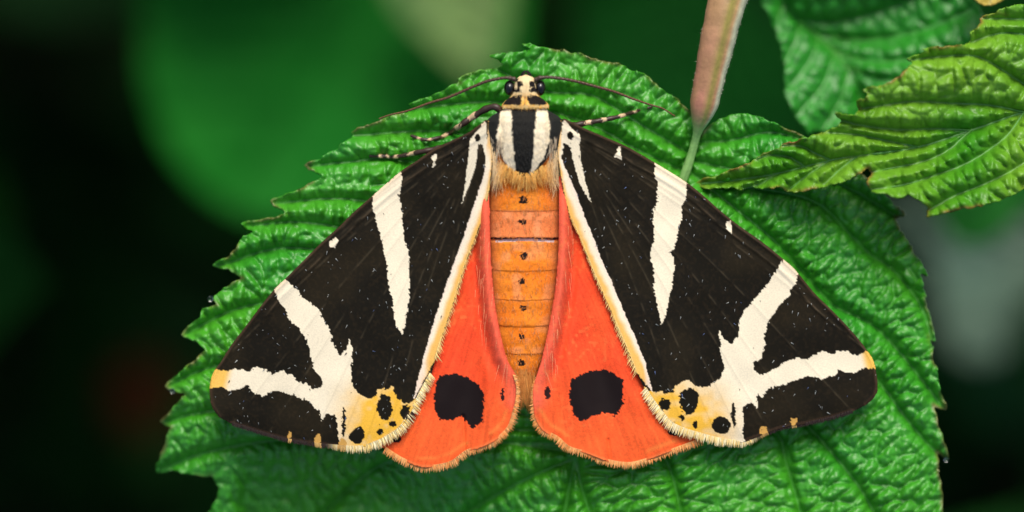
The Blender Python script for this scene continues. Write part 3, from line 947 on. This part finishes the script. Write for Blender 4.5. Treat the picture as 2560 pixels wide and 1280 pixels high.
def hindwing(L, inn, outer, back, spot, mark, folds, low):
    o = np.concatenate([spline(np.array(inn, float), 5), spline(np.array(outer, float), 5), spline(np.array(back, float), 8)])
    P, F = sheet(o, 2.3)
    di = dist(P, inn)[0]
    dor = dist(P, outer)[0]
    dist_f = [dist(P, np.array(f, float))[0] for f in folds]

    def zh(Q):
        d = dist(Q, inn)[0]
        z = zfore(Q) - 17
        yk = sstep(420, 650, Q[:, 1])
        roll = 17 * np.exp(-((d - 13) / 15) ** 2) * sstep(1000, 850, Q[:, 1])
        lift = 10 * np.exp(-(d / 60) ** 2)
        val = -12 * np.exp(-((d - 42) / 13) ** 2) * sstep(1020, 860, Q[:, 1])
        sl = -0.03 * np.maximum(Q[:, 1] - 950, 0)
        return z + roll + lift + val + sl - 20 * sstep(560, 430, Q[:, 1])
    z = zh(P)
    for i, d in enumerate(dist_f):
        z = z + (-5 if i == 0 else 3.0) * np.exp(-(d / (4 if i == 0 else 12)) ** 2)
    z += 5 * np.sin(np.arctan2(P[:, 0] - 1312, P[:, 1] - 380) * 34.0) * sstep(650, 1000, P[:, 1]) + (vnoise(P, 50) - .5) * 4
    R1, R2, R3 = S(248, 74, 38), S(252, 106, 46), S(248, 108, 80)
    n1 = vnoise(P, 60)[:, None]
    c = R1 * (1 - .5 * n1) + R2 * .5 * n1
    k = sstep(900, 1130, P[:, 1] + 30 * (vnoise(P + 9, 30) - .5))[:, None] * .75
    c = c * (1 - k) + R2 * 1.02 * k
    k = (np.exp(-((di - 10) / 22) ** 2) * .8)[:, None]
    c = c * (1 - k) + R3 * k
    # rays of paler scales
    ang = np.arctan2(P[:, 0] - 1312, P[:, 1] - 380)
    ray = vnoise(np.c_[ang * 900, P[:, 1] * .12], 6)
    c = c * (0.84 + 0.32 * ray[:, None]) * (0.9 + 0.2 * vnoise(P + 17, 5)[:, None])
    k = (sstep(.55, .9, vnoise(P + 71, 9)) * sstep(.3, .8, vnoise(P + 3, 80)))[:, None] * .3
    c = c * (1 - k) + S(252, 150, 80) * k
    k = (np.exp(-((dor - 22) / 5) ** 2) * sstep(.45, .7, vnoise(P + 5, 40)))[:, None] * .45
    c = c * (1 - k) + S(248, 150, 70) * k
    k = sstep(9, 1, dor)[:, None] * .4
    c = c * (1 - k) + S(236, 150, 86) * k
    J = jit(jit(P, 4.5, 8.0), 15, 6, 60)
    m = inside(J, spot); c[m] = S(22, 10, 10)
    m = ell(jit(P, 4, 6), *mark); c[m] = S(40, 16, 14)
    m = ell(jit(P, 4, 6), *low); c[m] = S(24, 12, 10)
    ob = link('hindwing', mesh_of('hindwing', W(P, z), F, c), M_hind, moth)
    sd = ob.modifiers.new('thickness', 'SOLIDIFY'); sd.thickness = 2.0 * K; sd.offset = -1
    ob['label'] = ('left' if L else 'right') + ' orange red hindwing with a large black spot'
    oc = np.concatenate([spline(np.array(inn[-3:] + outer, float), 1.15)])
    tn = np.gradient(oc, axis=0); tn /= np.linalg.norm(tn, axis=1)[:, None]
    nn = np.stack([tn[:, 1], -tn[:, 0]], 1)
    nn *= np.sign(((oc - o.mean(0)) * nn).sum(1))[:, None]
    n_ = len(oc)
    nz = rng.random((n_, 1))
    cf = S(255, 158, 76, 1) * nz + S(255, 192, 120, 1) * (1 - nz)
    hairs('fringe', np.c_[oc - nn * 6, zh(oc)], np.c_[nn + np.array([0, .25]) + rng.normal(0, .1, (n_, 2)), rng.normal(-.08, .1, n_)],
          rng.uniform(11, 21, n_) * np.interp(np.linspace(0, 1, n_), [0, .1, .2, 1], [.5, .7, 1, 1]), rng.uniform(2.6, 4.2, n_), cf, M_hair, ob)
    # long soft hairs along the fold beside the abdomen
    n_ = 40
    t = rng.random(n_)
    ii = (t * .72 * (len(inn) - 1))
    base = np.array([np.interp(ii, range(len(inn)), [p[q] for p in inn]) for q in (0, 1)]).T
    s = -1 if L else 1
    rt = base + np.c_[s * rng.uniform(2, 46, n_), rng.normal(0, 8, n_)]
    rt = rt[inside(rt, o)]; n_ = len(rt)
    hairs('fold_hair', np.c_[rt, zh(rt) + 2], np.c_[rng.normal(s * .06, .09, n_), np.ones(n_), rng.normal(.02, .03, n_)], rng.uniform(22, 60, n_), 1.3,
          S(255, 168, 120, 1) * rng.uniform(.8, 1.0, (n_, 1)), M_hair, ob)
    return ob


hindwing(True, HL_IN, HL_OUT, HL_BK, HL_SPOT, ((1256, 988), (5, 16)), [[(1158, 1040), (1161, 1090), (1163, 1140)], [(1205, 600), (1216, 800), (1222, 1000), (1230, 1080)]], ((990, 1098), (13, 9)))
hindwing(False, HR_IN, HR_OUT, HR_BK, HR_SPOT, ((1369, 982), (8, 16)), [[(1520, 1100), (1524, 1130), (1526, 1150)], [(1420, 620), (1395, 820), (1385, 1000), (1390, 1080)]], ((1690, 1080), (20, 10)))

# --- body: one continuous lathe from palps to tail
PROF = np.array([  # y, centre x, half width, centre z, half height
    (186, 1314, 3, 76, 4), (190, 1314, 14, 76, 14), (196, 1314, 22, 77, 22), (206, 1313, 27, 78, 28), (220, 1313, 30, 78, 32), (236, 1313, 34, 78, 33), (244, 1313, 40, 77, 34),
    (252, 1313, 50, 76, 38), (262, 1313, 59, 76, 42), (269, 1313, 60, 76, 43), (273, 1313, 52, 74, 40), (278, 1312, 62, 72, 45), (290, 1312, 84, 70, 54), (304, 1312, 98, 68, 60),
    (330, 1312, 101, 64, 66), (360, 1312, 98, 60, 68), (390, 1312, 93, 54, 68), (415, 1312, 88, 48, 64), (440, 1312, 86, 42, 58), (470, 1311, 86, 40, 50), (527, 1311, 87, 38, 46), (594, 1312, 87, 38, 45),
    (606, 1312, 86, 38, 43), (680, 1311, 83, 37, 45), (748, 1310, 78, 36, 44), (814, 1308, 70, 35, 42), (860, 1307, 60, 34, 39), (900, 1306, 48, 33, 35), (935, 1306, 36, 32, 30), (950, 1306, 30, 32, 26), (962, 1307, 12, 32, 10), (966, 1307, 2, 32, 2)])
SEGS = [527, 598, 676, 748, 814, 883, 943]


def prof(y):
    return [np.interp(y, PROF[:, 0], PROF[:, i]) for i in range(1, 5)]


def zstep(x, y):
    """the thorax ends in a rounded edge over the abdomen"""
    e = 441 - 0.014 * (x - 1312) ** 2
    return np.where(y > 320, -9 * sstep(-3, 5, y - e) , 0)


def ztop(P):
    cx, hw, zc, hh = prof(P[:, 1])
    t = np.clip(np.abs(P[:, 0] - cx) / hw, 0, 1)
    return zc + hh * np.sqrt(1 - t ** 2) + zstep(P[:, 0], P[:, 1]) * (t < .95)


ys = np.arange(186, 966.1, 1.6)
na = 176
th = np.linspace(0, 2 * math.pi, na, endpoint=False)
cx, hw, zc, hh = [a[:, None] for a in prof(ys)]
X = cx + hw * np.cos(th)[None]
Zb = zc + hh * np.sin(th)[None]
Yb = np.repeat(ys[:, None], na, 1)
top = np.clip(np.sin(th), 0, 1)[None] ** .5
Zb = Zb + zstep(X, Yb) * top
for s0, s1 in zip([441] + SEGS[:-1], SEGS):       # overlapping rings of the abdomen
    bow = s1 + 6 * np.cos((X - 1310) / 60.0) - 3
    f = (Yb - s0) / (s1 - s0)
    Zb += np.where((Yb >= s0) & (Yb < bow), 2.4 * np.clip(f, 0, 1) ** 1.5 + 0.9 * np.sin(f * 9 + s0), 0) * top
Zb -= 9 * np.exp(-((Yb - 600) / 4.5) ** 2) * top
Zb += 7 * np.exp(-(((np.abs(X - 1312) - 78) / 17) ** 2)) * sstep(278, 300, Yb) * sstep(420, 380, Yb) * top
Zb -= 6 * np.exp(-(((np.abs(X - 1312) - 58) / 5) ** 2)) * sstep(274, 290, Yb) * sstep(410, 380, Yb) * top
Pb = np.stack([X.ravel(), Yb.ravel()], 1)
Zf = Zb.ravel() + (vnoise(Pb, 9) - .5) * 2.0 * np.repeat(top, len(ys), 0).ravel()
# colours
J = jit(Pb, 4.0, 2.6)
J2 = jit(J, 11, 3.0, 44)
cb = np.tile(S(248, 130, 30), (len(Pb), 1))
n1 = vnoise(Pb, 38)[:, None]
cb = cb * (1 - .5 * n1) + S(252, 164, 56) * .5 * n1
k = (sstep(522, 530, Pb[:, 1]) * sstep(604, 596, Pb[:, 1]))[:, None] * .75
cb = cb * (1 - k) + S(244, 138, 84) * k
k = (sstep(.5, .85, vnoise(Pb + 60, 26)) * .4 * sstep(470, 560, Pb[:, 1]))[:, None]
cb = cb * (1 - k) + S(248, 172, 120) * k  # paler mottling painted in for soft gloss on the abdomen
k = (np.exp(-((np.abs(Pb[:, 0] - 1310) - 76) / 16) ** 2) * .5 * (Pb[:, 1] > 460))[:, None]
cb = cb * (1 - k) + S(225, 128, 75) * k
for sg in SEGS:
    k = (np.exp(-((Pb[:, 1] - sg - 3 * np.cos((Pb[:, 0] - 1310) / 60)) / 1.8) ** 2) * .2 * sstep(.2, .6, vnoise(Pb + sg, 30)))[:, None]
    cb = cb * (1 - k) + S(130, 68, 22) * k
m = (np.abs(J[:, 1] - 596) < 2.0); cb[m] = S(70, 40, 34)
m = (np.abs(Pb[:, 1] - 603 + 3 * np.cos((Pb[:, 0] - 1312) / 45)) < 3.2) & (np.abs(Pb[:, 0] - 1312) < 74); cb[m] = S(214, 190, 190)
for cxy, r in [((1308, 500), (10, 10)), ((1308, 554), (10, 7)), ((1309, 640), (10, 9)), ((1305, 703), (9, 7)), ((1307, 770), (7.5, 7)), ((1304, 841), (7.5, 7)), ((1304, 907), (9, 8)), ((1308, 474), (3, 5))]:
    cb[ell(jit(Pb, 3.5, 7), cxy, r)] = S(26, 14, 12)
th_ = (Pb[:, 1] < 441 - 0.014 * (Pb[:, 0] - 1312) ** 2)
cb[th_] = S(40, 38, 34)
Z1b = lambda l: z3(l, 1100, 150, 3.555)
cb[inside(J, Z1b([(535, 445), (450, 470), (380, 545), (380, 640), (400, 780), (430, 900), (500, 900), (500, 760), (490, 680), (520, 600)]))] = S(34, 35, 32)
cb[inside(J, Z1b([(960, 445), (1040, 470), (1110, 540), (1110, 650), (1090, 800), (1060, 900), (1000, 900), (985, 760), (975, 660), (965, 560)]))] = S(34, 35, 32)
cb[inside(J, Z1b([(540, 436), (632, 436), (640, 620), (652, 780), (665, 930), (680, 1010), (600, 960), (560, 880), (545, 780), (495, 690), (528, 560)]))] = S(255, 240, 206)
cb[inside(J, Z1b([(860, 436), (952, 436), (978, 600), (975, 720), (920, 870), (850, 970), (785, 1012), (812, 950), (832, 780), (840, 620), (855, 500)]))] = S(255, 240, 206)
cb[inside(J, Z1b([(630, 425), (855, 425), (852, 520), (836, 700), (830, 820), (810, 960), (770, 1015), (690, 1010), (665, 930), (654, 780), (641, 600)]))] = S(32, 31, 27)
hd = Pb[:, 1] < 272
cb[hd] = S(246, 220, 168)
k = (hd & (Pb[:, 1] > 231)); kk = (sstep(225, 250, Pb[:, 1]) * (.55 + .6 * vnoise(Pb, 8)).clip(0, 1))[:, None]
cb[k] = (cb * (1 - kk) + S(246, 182, 66) * kk)[k]
for pl in [[(556, 394), (595, 345), (670, 310), (724, 306), (724, 394), (680, 408), (620, 402)], [(774, 306), (850, 314), (925, 348), (955, 390), (890, 406), (800, 398), (772, 350)],
           [(630, 280), (640, 244), (705, 240), (728, 280), (690, 286)], [(790, 256), (850, 240), (885, 280), (830, 288), (792, 282)],
           [(680, 190), (732, 188), (738, 228), (690, 236)], [(793, 186), (840, 190), (846, 238), (798, 240)],
           [(700, 160), (660, 170), (660, 200), (690, 195)]]:
    cb[inside(J, Z1b(pl))] = S(26, 18, 14)
m = np.abs(J[:, 0] - 1312) < 1.3
cb[m & (Pb[:, 1] > 236) & (Pb[:, 1] < 262)] = S(170, 130, 80)
m = hd & (Pb[:, 1] > 269.5); cb[m] = S(90, 60, 30)
under = np.tile(np.sin(th) < -0.1, len(ys)); cb[under] = S(120, 80, 40)
i = np.arange(len(ys) - 1)[:, None] * na; j = np.arange(na)[None]; kx = (j + 1) % na
F = np.stack([i + j, i + na + j, i + na + kx, i + kx], -1).reshape(-1, 4)
caps = [np.arange(na)[None], (len(ys) - 1) * na + np.arange(na)[::-1][None]]
body = link('body', mesh_of('body', W(Pb, Zf), [F] + caps, cb), M_body, moth)
body['label'] = 'striped black and cream thorax, cream head and orange abdomen with black dots'


def ellipsoid(name, c, r, mat, parent, colour=None, nu=28, nv=16):
    u = np.arange(nu) * 2 * math.pi / nu
    v = np.linspace(0, math.pi, nv)
    uu, vv = np.meshgrid(u, v)
    Vp = np.stack([c[0] + r[0] * np.cos(uu) * np.sin(vv), c[1] + r[1] * np.sin(uu) * np.sin(vv), c[2] + r[2] * np.cos(vv)], -1).reshape(-1, 3)
    a = np.arange(nv - 1)[:, None] * nu; b = np.arange(nu)[None]; d = (b + 1) % nu
    Fq = np.stack([a + b, a + d, a + nu + d, a + nu + b], -1).reshape(-1, 4)
    me = mesh_of(name, W(Vp[:, :2], Vp[:, 2]), [Fq], None if colour is None else np.tile(colour, (len(Vp), 1)))
    return link(name, me, mat, parent)


ellipsoid('eye', (1274, 220, 84), (14.5, 19, 18), M_eye, body)
ellipsoid('eye', (1351, 220, 84), (14, 19.5, 18), M_eye, body)

# palps: two short curved black tusks in front of the head
for s in (-1, 1):
    pth = spline([(1315 + s * 9, 196, 78), (1315 + s * 9, 187, 82), (1315 + s * 4, 180, 86), (1315 + s * 1.5, 178, 88)], 2)
    V, F, _, _ = tube(W(pth[:, :2], pth[:, 2]), np.linspace(6, 2.5, len(pth)) * K, 10)
    link('palp', mesh_of('palp', V, F, np.tile(S(24, 20, 16), (len(V), 1))), M_chitin, moth)

# antennae
for pts in ([(1288, 199, 92), (1272, 195, 96), (1258, 195, 95), (1218, 203, 88), (1178, 219, 78), (1122, 243, 62), (1075, 257, 50), (1019, 277, 38), (975, 287, 28), (947, 297, 22)],
            [(1338, 200, 92), (1354, 194, 97), (1384, 194, 94), (1434, 202, 84), (1488, 216, 70), (1535, 229, 56), (1585, 248, 42), (1629, 263, 30), (1656, 271, 24), (1688, 291, 16)]):
    pth = spline(pts, 2.5)
    q = np.linspace(0, 1, len(pth))
    r = np.interp(q, [0, .03, .06, .5, 1], [6.5, 6, 4.0, 3.6, 1.6]) * (1 + .14 * np.sin(np.arange(len(pth)) * 1.6))
    V, F, ring, _ = tube(W(pth[:, :2], pth[:, 2]), r * K, 8)
    cA = S(70, 52, 38) * (1 - q[ring][:, None]) + S(112, 76, 44) * q[ring][:, None]
    link('antenna', mesh_of('antenna', V, F, cA), M_chitin, moth)

# legs: banded, feet on the leaf
def leg(pts, rad, bands, label=None):
    pth = spline(pts, 3)
    q = np.linspace(0, 1, len(pth))
    r = np.interp(q, [p[0] for p in rad], [p[1] for p in rad]) * (1 + 0.1 * np.sin(q * 60))
    V, F, ring, _ = tube(W(pth[:, :2], pth[:, 2]), r * K, 12)
    c = np.tile(S(62, 44, 34), (len(V), 1))
    qq = q[ring] + rng.normal(0, .006, len(ring))
    for b0, b1 in bands:
        c[(qq > b0) & (qq < b1)] = S(226, 192, 150)
    return link('leg', mesh_of('leg', V, F, c), M_chitin, moth)


def hz(x, y):
    return float(host_h(np.array([[x, y], [x + 3, y + 3.0]]))[0][0])


leg([(1262, 300, 60), (1250, 276, 78), (1236, 267, 80), (1216, 272, 72), (1198, 282, 62), (1176, 296, 50), (1150, 315, 38), (1125, 333, hz(1125, 333) + 14), (1095, 345, hz(1095, 345) + 9), (1060, 349, hz(1060, 349) + 8), (1027, 339, hz(1027, 339) + 6)],
    [(0, 9), (.2, 8.5), (.45, 8), (.62, 6.5), (.7, 5), (1, 4)], [(.33, .40), (.49, .54), (.66, .71), (.8, .83), (.9, .93)])
leg([(1180, 350, 45), (1130, 362, 40), (1087, 373, 34), (1050, 380, 26), (1027, 385, hz(1027, 385) + 14), (995, 391, hz(995, 391) + 9), (960, 391, hz(960, 391) + 7), (923, 389, hz(923, 389) + 6)],
    [(0, 8), (.5, 7), (.62, 6), (1, 4.5)], [(.56, .62), (.72, .76), (.80, .83), (.88, .91)])
leg([(1400, 318, 60), (1441, 312, 50), (1468, 307, 40), (1508, 300, 30), (1549, 291, max(18, hz(1549, 291) + 10)), (1582, 281, hz(1582, 281) + 10), (1605, 274, hz(1605, 274) + 8), (1630, 266, hz(1630, 266) + 7)],
    [(0, 8), (.4, 6.5), (.6, 5.5), (1, 4)], [(.27, .33), (.45, .50), (.63, .69), (.79, .84)])

# fur on the body
def fur(name, n_, xs, ys_, dirf, ln, wd, colf, lift=2.0):
    x, y = xs(n_), ys_(n_)
    Q = np.c_[x, y]
    Q = np.c_[x, y]
    z = ztop(Q) + lift
    d = dirf(Q)
    hairs(name, np.c_[Q, z], d, ln(n_), wd, colf(n_), M_hair, body, bend=np.c_[np.zeros((n_, 2)), -np.full(n_, .12)])


U = rng.uniform
mixc = lambda a, b: (lambda n_: (lambda t: S(*a) * t + S(*b) * (1 - t))(rng.random((n_, 1))))
# tan mane over the front of the abdomen
x0 = lambda n_: 1312 + np.sign(rng.normal(size=n_)) * U(12, 88, n_)
n_ = 700
s_ = np.sign(rng.normal(size=n_)); off = U(0, 88, n_)
xx = 1312 + s_ * off
yy = 440 - 0.011 * off ** 2 + U(-8, 14, n_) + np.maximum(off - 45, 0) * U(0, 2.0, n_)
Q = np.c_[xx, yy]
edge_k = sstep(45, 80, off)[:, None]
t = rng.random((n_, 1))
cmane = (S(255, 204, 112, 1) * t + S(255, 180, 78, 1) * (1 - t)) * (1 - edge_k) + (S(255, 230, 184, 1) * t + S(244, 208, 152, 1) * (1 - t)) * edge_k
cx_, hw_, _, _ = prof(Q[:, 1])
hairs('thorax_fur', np.c_[np.clip(Q[:, 0], cx_ - hw_ * .96, cx_ + hw_ * .96), Q[:, 1], ztop(Q) + 4 + 6 * edge_k[:, 0]],
      np.c_[s_ * (.05 + .25 * rng.random(n_)) * np.where(off > 70, -.3, 1) + rng.normal(0, .12, n_), np.ones(n_), rng.normal(.0, .08, n_)], U(14, 34, n_) * (1 + .9 * sstep(30, 70, off)), U(1.4, 2.6, n_), cmane, M_hair, body,
      bend=np.c_[rng.normal(0, .12, (n_, 2)), np.full(n_, -.12)])
# grey-tan hairs falling from the shoulder flaps
n_ = 170
s_ = np.sign(rng.normal(size=n_)); off = U(60, 90, n_)
xx = 1312 + s_ * off; yy = U(340, 425, n_)
Q = np.c_[xx, yy]
t = rng.random((n_, 1))
hairs('shoulder_fur', np.c_[Q, ztop(Q) + 4], np.c_[-s_ * .12 + rng.normal(0, .13, n_), np.ones(n_), rng.normal(.04, .06, n_)], U(16, 46, n_), U(1.3, 2.2, n_),
      S(170, 146, 116) * t + S(244, 224, 190) * (1 - t), M_hair, body, bend=np.c_[rng.normal(0, .15, (n_, 2)), np.full(n_, -.15)])
# short nap of the thorax and head
n_ = 1500
yy = U(200, 436, n_); cxx, hww, _, _ = prof(yy)
xx = cxx + hww * .9 * U(-1, 1, n_)
Q = np.c_[xx, yy]
ii = np.argmin(np.abs(ys[:, None] - yy[None]), 0)
aa = np.arccos(np.clip((xx - cxx) / hww, -1, 1)); jj = np.round(aa / (2 * math.pi) * na).astype(int) % na
cnap = cb.reshape(len(ys), na, 3)[ii, jj]
okk = yy < 436 - 0.014 * (xx - 1312) ** 2
hairs('thorax_nap', np.c_[Q, ztop(Q)][okk], np.c_[rng.normal(0, .2, n_), np.ones(n_), U(.1, .35, n_)][okk], U(5, 10, n_)[okk], U(1.6, 2.6, n_)[okk], (cnap * U(.92, 1.2, (n_, 1)))[okk], M_hair, body)
# fine nap and a few hairs of the abdomen
n_ = 900
yy = U(455, 940, n_); cxx, hww, _, _ = prof(yy)
xx = cxx + hww * .95 * U(-1, 1, n_)
t = rng.random((n_, 1))
Q = np.c_[xx, yy]
hairs('abdomen_nap', np.c_[Q, ztop(Q) + 3], np.c_[rng.normal(0, .25, n_), np.ones(n_), U(.02, .2, n_)], U(6, 13, n_), U(1.0, 1.8, n_), S(222, 130, 50) * t + S(236, 160, 100) * (1 - t), M_hair, body)
# tail tuft
n_ = 420
xx = 1306 + U(-28, 28, n_); yy = U(920, 955, n_)
t = rng.random((n_, 1))
hairs('tail_tuft', np.c_[xx, yy, 34 + 24 * np.sqrt(np.clip(1 - ((xx - 1306) / 30) ** 2, 0, 1)) + U(-8, 2, n_)], np.c_[(xx - 1306) * .003 + rng.normal(0, .07, n_), np.ones(n_), U(-.25, .02, n_)], U(45, 82, n_), U(1.6, 2.6, n_),
      S(232, 160, 80) * t + S(214, 132, 56) * (1 - t), M_hair, body)
# orange-edged collar hairs
n_ = 150
xx = 1313 + U(-57, 57, n_); yy = 263 + U(-2, 4, n_) - 0.002 * (xx - 1313) ** 2 * 0
t = rng.random((n_, 1))
hairs('collar_fur', np.c_[xx, yy, ztop(np.c_[xx, yy]) + 2], np.c_[(xx - 1313) * .006, np.ones(n_), U(0, .2, n_)], U(5, 9, n_), U(1.6, 2.6, n_), S(244, 190, 92) * t + S(248, 222, 160) * (1 - t), M_hair, body)

# ------------------------------------------------------------------ water drops on the leaf
for (x, y, r, lab) in [(526, 747, 7, 'clear water droplet hanging on a leaf tooth beside the moth wing'),
                       (430, 977, 6.5, 'tiny water droplet on a leaf tooth below the wing tip'),
                       (2366, 1150, 6, 'tiny water droplet on the toothed leaf edge beyond the right wing'),
                       (2000, 700, 0, '')]:
    if r == 0:
        continue
    o = ellipsoid('water_droplet', (x, y, hz(min(max(x, 440), 2345), y) + r * .5), (r, r, r * .9), M_water, None)
    tag(o, lab, 'droplet')

# ------------------------------------------------------------------ every Empty at its thing's base
for o in [o for o in sc.objects if o.type == 'EMPTY']:
    pts = np.concatenate([np.array([c.bound_box[i][:] for i in range(8)]) for c in o.children if c.type == 'MESH' and 'stalk' not in c.name])
    o.location = (*((pts[:, :2].min(0) + pts[:, :2].max(0)) / 2), pts[:, 2].min())
    inv = o.location.copy()
    for c in o.children:
        c.matrix_parent_inverse.translation = -inv
